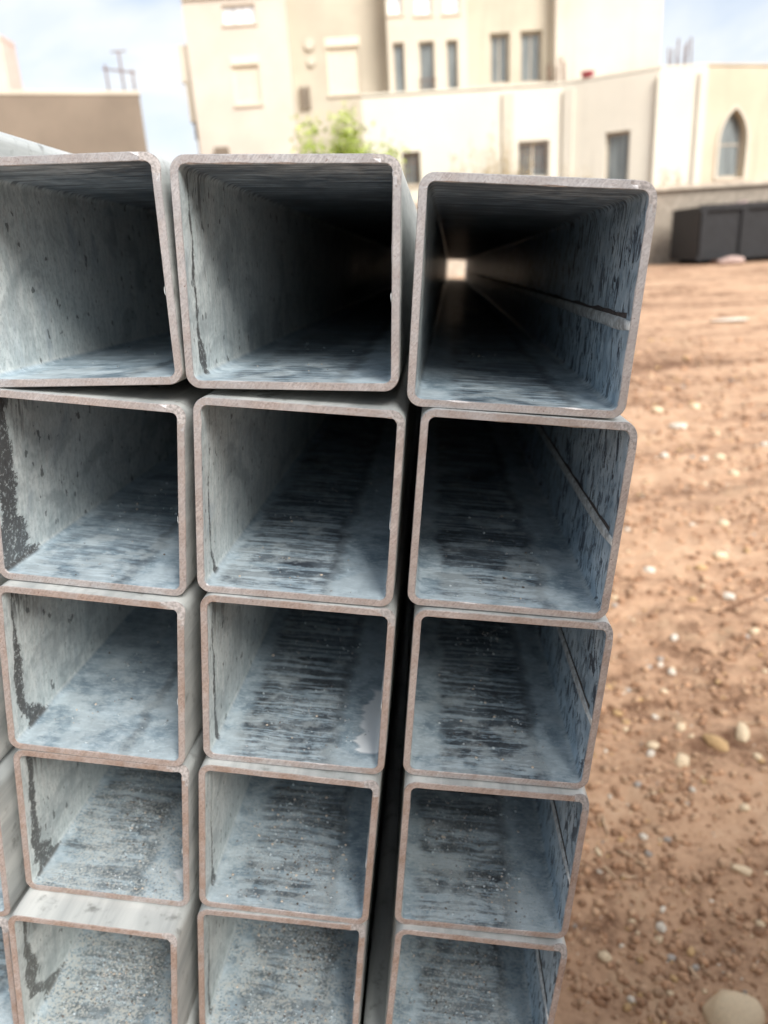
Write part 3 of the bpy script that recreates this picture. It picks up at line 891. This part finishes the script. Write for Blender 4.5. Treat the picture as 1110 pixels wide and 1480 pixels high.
def seam_mesh(seed, hw=S / 2, length=LEN):
    rr = random.Random(seed)
    mb = MB()
    xw = hw - WT
    zc = -.0095 + rr.uniform(-.0015, .0015)
    # scarfed bead: a low half-round ridge, and the bare dark scale band left above it
    prof = [(0.0002, -.0072), (-.0007, -.0066), (-.0015, -.0045), (-.0018, -.0015), (-.0016, .0010), (-.0003, .0020)]
    ysq = [.0002] + [.0002 + .012 * k ** 1.25 for k in range(1, 40)] + [1.6, 2.6, length - .001]
    b = 0
    for y in ysq:
        w = .00035 * (rr.random() - .5)
        tp = .35 + .65 * min(1, y / .03)
        for dx, dz in prof: mb.v.append((xw + dx * tp * (1 + .4 * (rr.random() - .5)), y, zc + dz * (.45 + .55 * tp) + w))
    m = len(prof)
    for k in range(len(ysq) - 1):
        for i in range(m - 1): mb.face([k * m + i, (k + 1) * m + i, (k + 1) * m + i + 1, k * m + i + 1], 0, True)
    mb.face(list(range(m)), 0)
    b = len(mb.v)
    for y in ysq[1:]:
        a, c = zc + .0019 + rr.uniform(-.0003, .0003), zc + .0050 + rr.uniform(-.0012, .0010)
        mb.v += [(xw - .0003, y, a), (xw - .0003, y, c)]
    for k in range(len(ysq) - 2):
        mb.face([b + 2 * k, b + 2 * k + 2, b + 2 * k + 3, b + 2 * k + 1], 1)
    return mb

# column, row: x, z, turn about its own axis, how far the end is set back
FIT = {
 (1, 1): (-.2529, -.0224, -.0891, .0119), (2, 1): (-.0985, -.0136, -.0570, .0110), (3, 1): (.0601, -.0176, -.0157, .0106),
 (1, 2): (-.2465, -.1791, .0142, .0089), (2, 2): (-.0879, -.1715, -.0044, .0044), (3, 2): (.0725, -.1682, -.0036, .0068),
 (1, 3): (-.2478, -.3301, .0185, -.0008), (2, 3): (-.0847, -.3223, -.0003, .0017), (3, 3): (.0798, -.3190, -.0080, .0032),
 (1, 4): (-.2480, -.4809, .0128, -.0008), (2, 4): (-.0876, -.4732, .0126, -.0061), (3, 4): (.0835, -.4698, -.0084, -.0041),
 (1, 5): (-.2529, -.6318, .0220, -.0287), (2, 5): (-.0903, -.6240, .0059, -.0080), (3, 5): (.0851, -.6207, .0153, -.0100),
}
for c in (1, 2, 3):
    x, z, t, y = FIT[(c, 5)]
    for k, r in enumerate((6, 7, 8)):
        FIT[(c, r)] = ((x if c < 3 else FIT[(2, 5)][0] + .1535) + .003 * (k % 2), z - .1511 * (k + 1), t * (.5 - .2 * k), -.012 + .004 * k)
for r in range(1, 9):                              # outer column, a little lower than its neighbours
    FIT[(0, r)] = (-.4139 - .004 * abs(r - 4), -.5127 + (4 - r) * .1509, .012, .012 - .004 * r)

ORD = ['topmost', 'second', 'third', 'fourth', 'fifth', 'sixth', 'seventh', 'eighth']
COLN = {0: 'the mostly hidden column', 1: 'the column beside the hidden one', 2: 'the middle column', 3: 'the column edging the open soil'}
SPECIAL = {
 (3, 1): 'topmost square tube beside the open soil, tan daylight glowing deep in its bore',
 (1, 1): 'topmost tube tilted over a wedge gap, with cloudy grey bore wall',
 (2, 1): 'topmost tube of the middle column with dark streaked mouth corner',
 (1, 2): 'second tube down with a broad black patch inside its mouth',
 (2, 3): 'middle column tube with a thick white zinc sag in its floor corner',
 (1, 5): 'tube end jutting out forward beneath the others, its pale top showing',
}
#            flux run half width, floor streaks, green tint, zinc sag
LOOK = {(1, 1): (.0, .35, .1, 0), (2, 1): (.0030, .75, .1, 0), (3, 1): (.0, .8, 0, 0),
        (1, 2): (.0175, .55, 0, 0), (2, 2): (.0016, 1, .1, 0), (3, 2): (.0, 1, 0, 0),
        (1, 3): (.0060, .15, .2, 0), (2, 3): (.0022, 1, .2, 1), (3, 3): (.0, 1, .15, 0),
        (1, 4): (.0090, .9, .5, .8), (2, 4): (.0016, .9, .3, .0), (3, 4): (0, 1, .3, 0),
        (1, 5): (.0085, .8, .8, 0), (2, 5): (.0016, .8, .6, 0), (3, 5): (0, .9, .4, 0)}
RUST = {1: -.08, 2: .22, 3: .52, 4: .70, 5: .74}
far_rows = None
def yaw_of(c, r):
    if (c, r) == (3, 1): return R(0.95)
    if c == 3 and r > 1: return -(FIT[(3, r)][0] - FIT[(2, r)][0] - S - .0015) / LEN
    if c == 1 and r > 1: return (FIT[(2, r)][0] - FIT[(1, r)][0] - S - .0015) / LEN
    return 0.0
for (c, r), (x, z, t, y) in sorted(FIT.items()):
    yaw = yaw_of(c, r)
    M = STACK @ Matrix.Translation((x, D0 + y, z)) @ Matrix.Rotation(t, 4, 'Y') @ Matrix.Rotation(-yaw, 4, 'Z')
    e = empty('steel_tube', mat=M)
    tag(e, SPECIAL.get((c, r), '%s galvanised square steel tube from the top of %s' % (ORD[r - 1], COLN[c]) if r > 1 else 'topmost galvanised square tube of %s' % COLN[c]), 'steel tube', 'square steel tubes in the stack')
    seen = (c, r) in LOOK or (c == 0 and r in (4, 5))
    if seen or far_rows is None:
        ln = 5.6 if (c, r) == (3, 1) else LEN
        cut, body = tube_meshes(c * 10 + r, length=ln); seam = seam_mesh(c * 10 + r, length=ln)
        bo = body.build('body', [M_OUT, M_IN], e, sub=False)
        co = cut.build('cut_end', [M_CUT, M_BRIGHT], e, sub=False)
        so = seam.build('weld_seam', [M_SEAM, M_SCALE], e, sub=False)
        if far_rows is None: far_rows = (bo.data, co.data, so.data)
    else:
        bo, co, so = link_mesh('body', far_rows[0], e), link_mesh('cut_end', far_rows[1], e), link_mesh('weld_seam', far_rows[2], e)
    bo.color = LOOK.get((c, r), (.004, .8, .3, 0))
    k = RUST.get(r, .8) + (.0, .12, .05, -.02)[c]
    co.color = (k, k, k, 1)

# flat rectangular tube lying on the outer column
HH = .034
cut, body = tube_meshes(77, .075, HH, 3.6)
e = empty('rectangular_tube', mat=STACK @ Matrix.Translation((-.361 - .075, D0 + .05, .0832 - HH)) @ Matrix.Rotation(.008, 4, 'Y'))
tag(e, 'flat rectangular galvanised tube lying on top of the outer column', 'steel tube')
bo = body.build('body', [M_OUT, M_IN], e, sub=False); bo.color = (.0, .5, .2, 0)
co = cut.build('cut_end', [M_CUT, M_BRIGHT], e, sub=False); co.color = (.3, .3, .3, 1)

# bearers under the stack
M_WOOD = simple('weathered_timber', (.24, .17, .11), .9, .3, 18, 0, .6, 60, .004)
zb = FIT[(2, 8)][1] - .0765
for k, yy in enumerate((.42, 2.0, 3.6)):
    mb = MB()
    for i in range(1):
        P = []
        for sx in (-.56, -.2, .0, .20):
            for sy, sz in ((-.045, -.002), (.045, -.002), (.047, -.11), (-.047, -.112)):
                P.append((sx + random.uniform(-.002, .002), D0 + yy + sy, zb + sz - .004))
        mb.add(P, [(0, 1, 2, 3), (15, 14, 13, 12)] + [(j * 4 + a, j * 4 + 4 + a, j * 4 + 4 + (a + 1) % 4, j * 4 + (a + 1) % 4) for j in range(3) for a in range(4)])
    o = mb.build('timber_bearer', M_WOOD)
    o.matrix_world = STACK
    tag(o, ['timber bearer under the front of the tube stack', 'timber bearer under the middle of the tube stack', 'timber bearer under the far end of the tube stack'][k], 'timber', 'bearers under the stack')

# ------------------------------------------------------------------ loose grit washed into the tubes
M_SAND = simple('pale_grit', (.46, .395, .325), .9, .25, 40)
M_SAND4 = simple('zinc_grit', (.35, .40, .42), .8, .25, 40)
M_SAND2 = simple('grey_grit', (.25, .265, .27), .9, .3, 40)
M_SAND3 = simple('dark_grit', (.11, .10, .09), .9, .3, 40)
GRIT = {(1, 1): 14, (2, 1): 30, (3, 1): 30, (1, 2): 90, (2, 2): 110, (3, 2): 130, (1, 3): 200, (2, 3): 330, (3, 3): 320, (1, 4): 1500, (2, 4): 1500, (3, 4): 1200, (1, 5): 4200, (2, 5): 3800, (3, 5): 3000}
GW = ['a scatter of sand specks', 'some sand specks', 'fine pale grit', 'a spread of coarse grit', 'a thick crust of grit']
for (c, r), nG in GRIT.items():
    rr = random.Random(c * 100 + r)
    x, z, t, y = FIT[(c, r)]
    yaw = yaw_of(c, r)
    M = STACK @ Matrix.Translation((x, D0 + y, z)) @ Matrix.Rotation(t, 4, 'Y') @ Matrix.Rotation(-yaw, 4, 'Z')
    mb = MB()
    clumps = [(rr.uniform(-.045, .035), rr.uniform(.015, .30)) for _ in range(16)]
    for k in range(nG):
        if rr.random() < .7:
            q = rr.choice(clumps); px, py = rr.gauss(q[0], .014), rr.gauss(q[1], .014)
        else:
            px, py = rr.uniform(-.055, .048), .008 + .42 * rr.random() ** 1.5
        px, py = max(-.060, min(.058, px)), max(.006, py)
        s = .0003 + .0013 * rr.random() ** 2.8
        add_rock(mb, (px, py, -S / 2 + WT + s * .4), s, rr, rr.choice((0, 1, 1, 1, 3, 3, 3, 2)), .6, True)
    o = mb.build('loose_grit', [M_SAND, M_SAND2, M_SAND3, M_SAND4])
    o.matrix_world = M
    where = {1: 'beside the mostly hidden column', 2: 'in the middle column', 3: 'beside the open soil'}[c]
    tag(o, '%s lying inside the %s tube %s' % (GW[r - 1], ORD[r - 1], where), 'grit', kind='stuff')

# ------------------------------------------------------------------ stones, gravel and twigs on the soil
def stone_mat(name, c):
    n = NT(name)
    a = n.noise(n.obj, 30, 5, .6); b = n.noise(n.obj, 140, 4, .6)
    k = n.mix(n.rng(a, .3, .7), tuple(v * .72 for v in c), tuple(min(.9, v * 1.15) for v in c))
    k = n.mix(n.mul(n.rng(b, .60, .72), .35), k, (.40, .26, .15))
    n.bump(b, .4, .002)
    return n.out(k, .85, 0, .3)
STM = [stone_mat('cream_stone', (.72, .58, .40)), stone_mat('ochre_stone', (.52, .35, .18)), stone_mat('white_stone', (.68, .62, .53)), stone_mat('grey_stone', (.36, .33, .30))]
def stone_mesh(seed, mat, sq):
    me = bpy.data.meshes.new('stone')
    import bmesh
    bm = bmesh.new(); bmesh.ops.create_icosphere(bm, subdivisions=3, radius=1.0)
    from mathutils import noise
    for v in bm.verts:
        p = v.co.copy()
        d = 1 + .26 * noise.noise(p * 1.1 + Vector((seed * 7.3, 0, 0))) + .09 * noise.noise(p * 3 + Vector((0, seed * 3.1, 0))) + .03 * noise.noise(p * 8 + Vector((0, seed, 0)))
        v.co = Vector((p.x * d * sq[0], p.y * d * sq[1], p.z * d * sq[2]))
    bm.to_mesh(me); bm.free()
    me.polygons.foreach_set('use_smooth', [True] * len(me.polygons))
    me.materials.append(mat)
    return me
SMESH = [stone_mesh(i, STM[m], q) for i, (m, q) in enumerate(((0, (1, .8, .6)), (1, (1.25, .7, .55)), (2, (1, .85, .6)), (0, (1.4, .6, .5)), (3, (1, .8, .6)), (1, (1, .85, .65)), (2, (1.2, .7, .5))))]
STONES = [(0.781, 1.668, 0.0294, 0), (0.901, 1.72, 0.0366, 1), (0.994, 1.758, 0.0356, 3), (0.834, 1.808, 0.0207, 0), (0.704, 1.694, 0.0157, 2), (0.647, 1.514, 0.0164, 0), (0.521, 1.134, 0.0141, 2), (0.384, 1.066, 0.0164, 0), (0.474, 1.152, 0.0133, 3), (0.758, 1.274, 0.0205, 3), (0.857, 1.464, 0.0167, 0), (0.585, 0.986, 0.012, 0), (0.86, 2.0, 0.0166, 0), (0.791, 1.89, 0.0138, 2), (0.721, 1.724, 0.0218, 0), (0.692, 1.862, 0.0134, 5), (0.684, 1.916, 0.0189, 5), (1.034, 2.354, 0.0214, 6), (0.936, 2.13, 0.0175, 2), (1.33, 2.362, 0.0223, 0), (2.295, 5.47, 0.0639, 6), (2.284, 4.738, 0.0428, 0), (2.169, 4.712, 0.0328, 2), (1.939, 4.816, 0.0469, 6), (1.708, 3.434, 0.0337, 0), (1.51, 3.036, 0.0397, 0), (1.375, 2.92, 0.0305, 5), (1.15, 2.93, 0.0313, 2), (1.211, 2.624, 0.0194, 5), (1.353, 2.618, 0.031, 2), (2.19, 4.34, 0.0397, 0), (2.68, 4.918, 0.0328, 2), (2.343, 6.03, 0.0579, 0), (2.678, 6.066, 0.0534, 0), (0.988, 1.658, 0.0152, 0), (0.574, 1.384, 0.0129, 2), (0.452, 1.34, 0.0125, 3), (0.806, 1.572, 0.0134, 5), (0.734, 1.142, 0.013, 0)]
SL = {0: ('cream coloured pebble half sunk in the brown soil', 'cream pebbles on the soil'), 1: ('ochre pebble longer than it is wide, lying on brown soil', 'ochre pebbles on the soil'), 2: ('whitish pebble lying on the brown soil', 'white pebbles on the soil'), 3: ('elongated cream pebble lying on the brown soil', 'long cream pebbles on the soil'), 4: ('grey pebble on the brown soil', 'grey pebbles on the soil'), 5: ('rounded ochre pebble lying on the brown soil', 'round ochre pebbles on the soil'), 6: ('flattish white stone lying on the brown soil', 'flat white stones on the soil')}
rr = random.Random(12)
OWN = {0: 'rounded cream pebble next to the long ochre one', 2: 'elongated cream pebble beside the pale grey stick', 4: 'small whitish pebble beside the rounded cream one',
       6: 'whitish chip between the stack foot and the largest rock', 7: 'cream pebble closest to the stack foot', 8: 'elongated cream pebble just behind the stack foot pebble',
       9: 'elongated cream pebble standing apart beyond the largest rock', 11: 'small cream pebble touching distance from the largest rock', 20: 'flattish white stone farthest along the tube stack',
       17: 'flattish white stone by the thin dark twig', 25: 'large cream pebble beyond the long dark stick', 29: 'whitish pebble close to the long dark stick'}
for i_, (x, y, s, k) in enumerate(STONES):
    o = link_mesh('pebble', SMESH[k]); s *= .85
    o.location = (x, y, gz(x, y) + s * .22); o.scale = (s, s, s); o.rotation_euler = (rr.uniform(-.2, .2), rr.uniform(-.2, .2), rr.uniform(0, 6.28))
    tag(o, OWN.get(i_, SL[k][0]), 'pebble', SL[k][1])
o = link_mesh('rock', stone_mesh(41, STM[0], (1, .85, .62)))
o.location = (.578, .935, gz(.578, .935) + .012); o.scale = (.054,) * 3; o.rotation_euler = (0, 0, .4)
tag(o, 'largest pale cream rock resting on the soil near the stack foot', 'rock')
o = link_mesh('slab', stone_mesh(23, STM[2], (1.6, .5, .16)))
o.location = (4.86, 10.2, gz(4.86, 10.2) + .03); o.scale = (.15,) * 3; o.rotation_euler = (0, 0, -.1)
tag(o, 'flat white stone slab lying far out on the soil', 'slab')

def scatter(name, count, smin, smax, mats, seed, label, cat, dark=False):
    rr = random.Random(seed); mb = MB()
    xs, ys = [], []
    for k in range(count):
        d = 1.0 * math.exp(rr.random() * 2.3)
        a = rr.uniform(.02, .78) if rr.random() < .9 else rr.uniform(-.3, .1)
        xs.append(d * math.sin(a) + .03); ys.append(d * math.cos(a))
    zs = ground_h(xs, ys)
    for x, y, z in zip(xs, ys, zs):
        if x < .20 + .09 * y and y < 5 and x > -.9: continue
        d = math.hypot(x, y)
        if float(vnoise(np.array(x * 4.3 + seed * 11), np.array(y * 5.1))) * 1.25 < rr.random(): continue
        s = (smin + (smax - smin) * rr.random() ** 4 * 1.35) * (.65 + .35 * d)
        add_rock(mb, (x, y, z + s * .2), s, rr, rr.randrange(len(mats)), .7)
    tag(mb.build(name, mats), label, cat, kind='stuff')
scatter('gravel', 3000, .0022, .0085, [STM[0], STM[1], STM[1], STM[0], STM[1], STM[3], STM[2]], 1, 'small cream gravel scattered over the brown soil', 'gravel')
CL = [simple('soil_clod', (.44, .265, .16), .95, .35, 60, 0, .6, 300, .003), simple('pale_clod', (.46, .30, .19), .95, .3, 60, 0, .6, 300, .003), simple('dark_clod', (.29, .165, .096), .95, .3, 60)]
scatter('soil_clods', 26000, .0018, .010, CL, 2, 'crumbled brown soil clods covering the yard', 'soil')

M_TWIG = simple('dry_twig', (.50, .36, .24), .9, .3, 60)
M_TWIGD = simple('dark_twig', (.17, .09, .05), .9, .3, 60)
TW = [(0.497, 1.336, 0.55, 1.286, 'pale twig with a kink lying near the stack foot'), (0.448, 1.288, 0.464, 1.258, 'short straw piece lying near the stack foot'), (0.479, 1.262, 0.517, 1.264, 'thin straight twig lying beside the kinked one'), (0.498, 1.458, 0.49, 1.392, 'small curved twig on the soil by the stack'), (1.028, 1.824, 1.085, 1.81, 'pale grey stick lying among cream pebbles'), (0.714, 2.07, 0.791, 1.998, 'pale stick lying on soil close to the tubes'), (0.541, 1.044, 0.551, 1.016, 'stubby straw near the largest rock'), (1.302, 2.52, 1.541, 2.67, 'long dark stick lying on the soil ridge'), (1.064, 2.274, 1.182, 2.21, 'thin dark twig on the open soil')]
for i, (x0, y0, x1, y1, lb) in enumerate(TW):
    rr = random.Random(i); pts, rad = [], []
    for k in range(6):
        t = k / 5; x, y = x0 + (x1 - x0) * t, y0 + (y1 - y0) * t
        b = .12 * math.hypot(x1 - x0, y1 - y0) * math.sin(t * 3.14) * rr.uniform(-.6, .6)
        x += b; pts.append((x, y + b, gz(x, y + b) + .006)); rad.append((.0042 - .002 * t) * (1.7 if i == 7 else 1))
    mb = MB(); mb.rod(pts, rad, 6)
    tag(mb.build('twig', M_TWIGD if i in (7, 8) else M_TWIG), lb, 'twig', 'twigs on the soil')
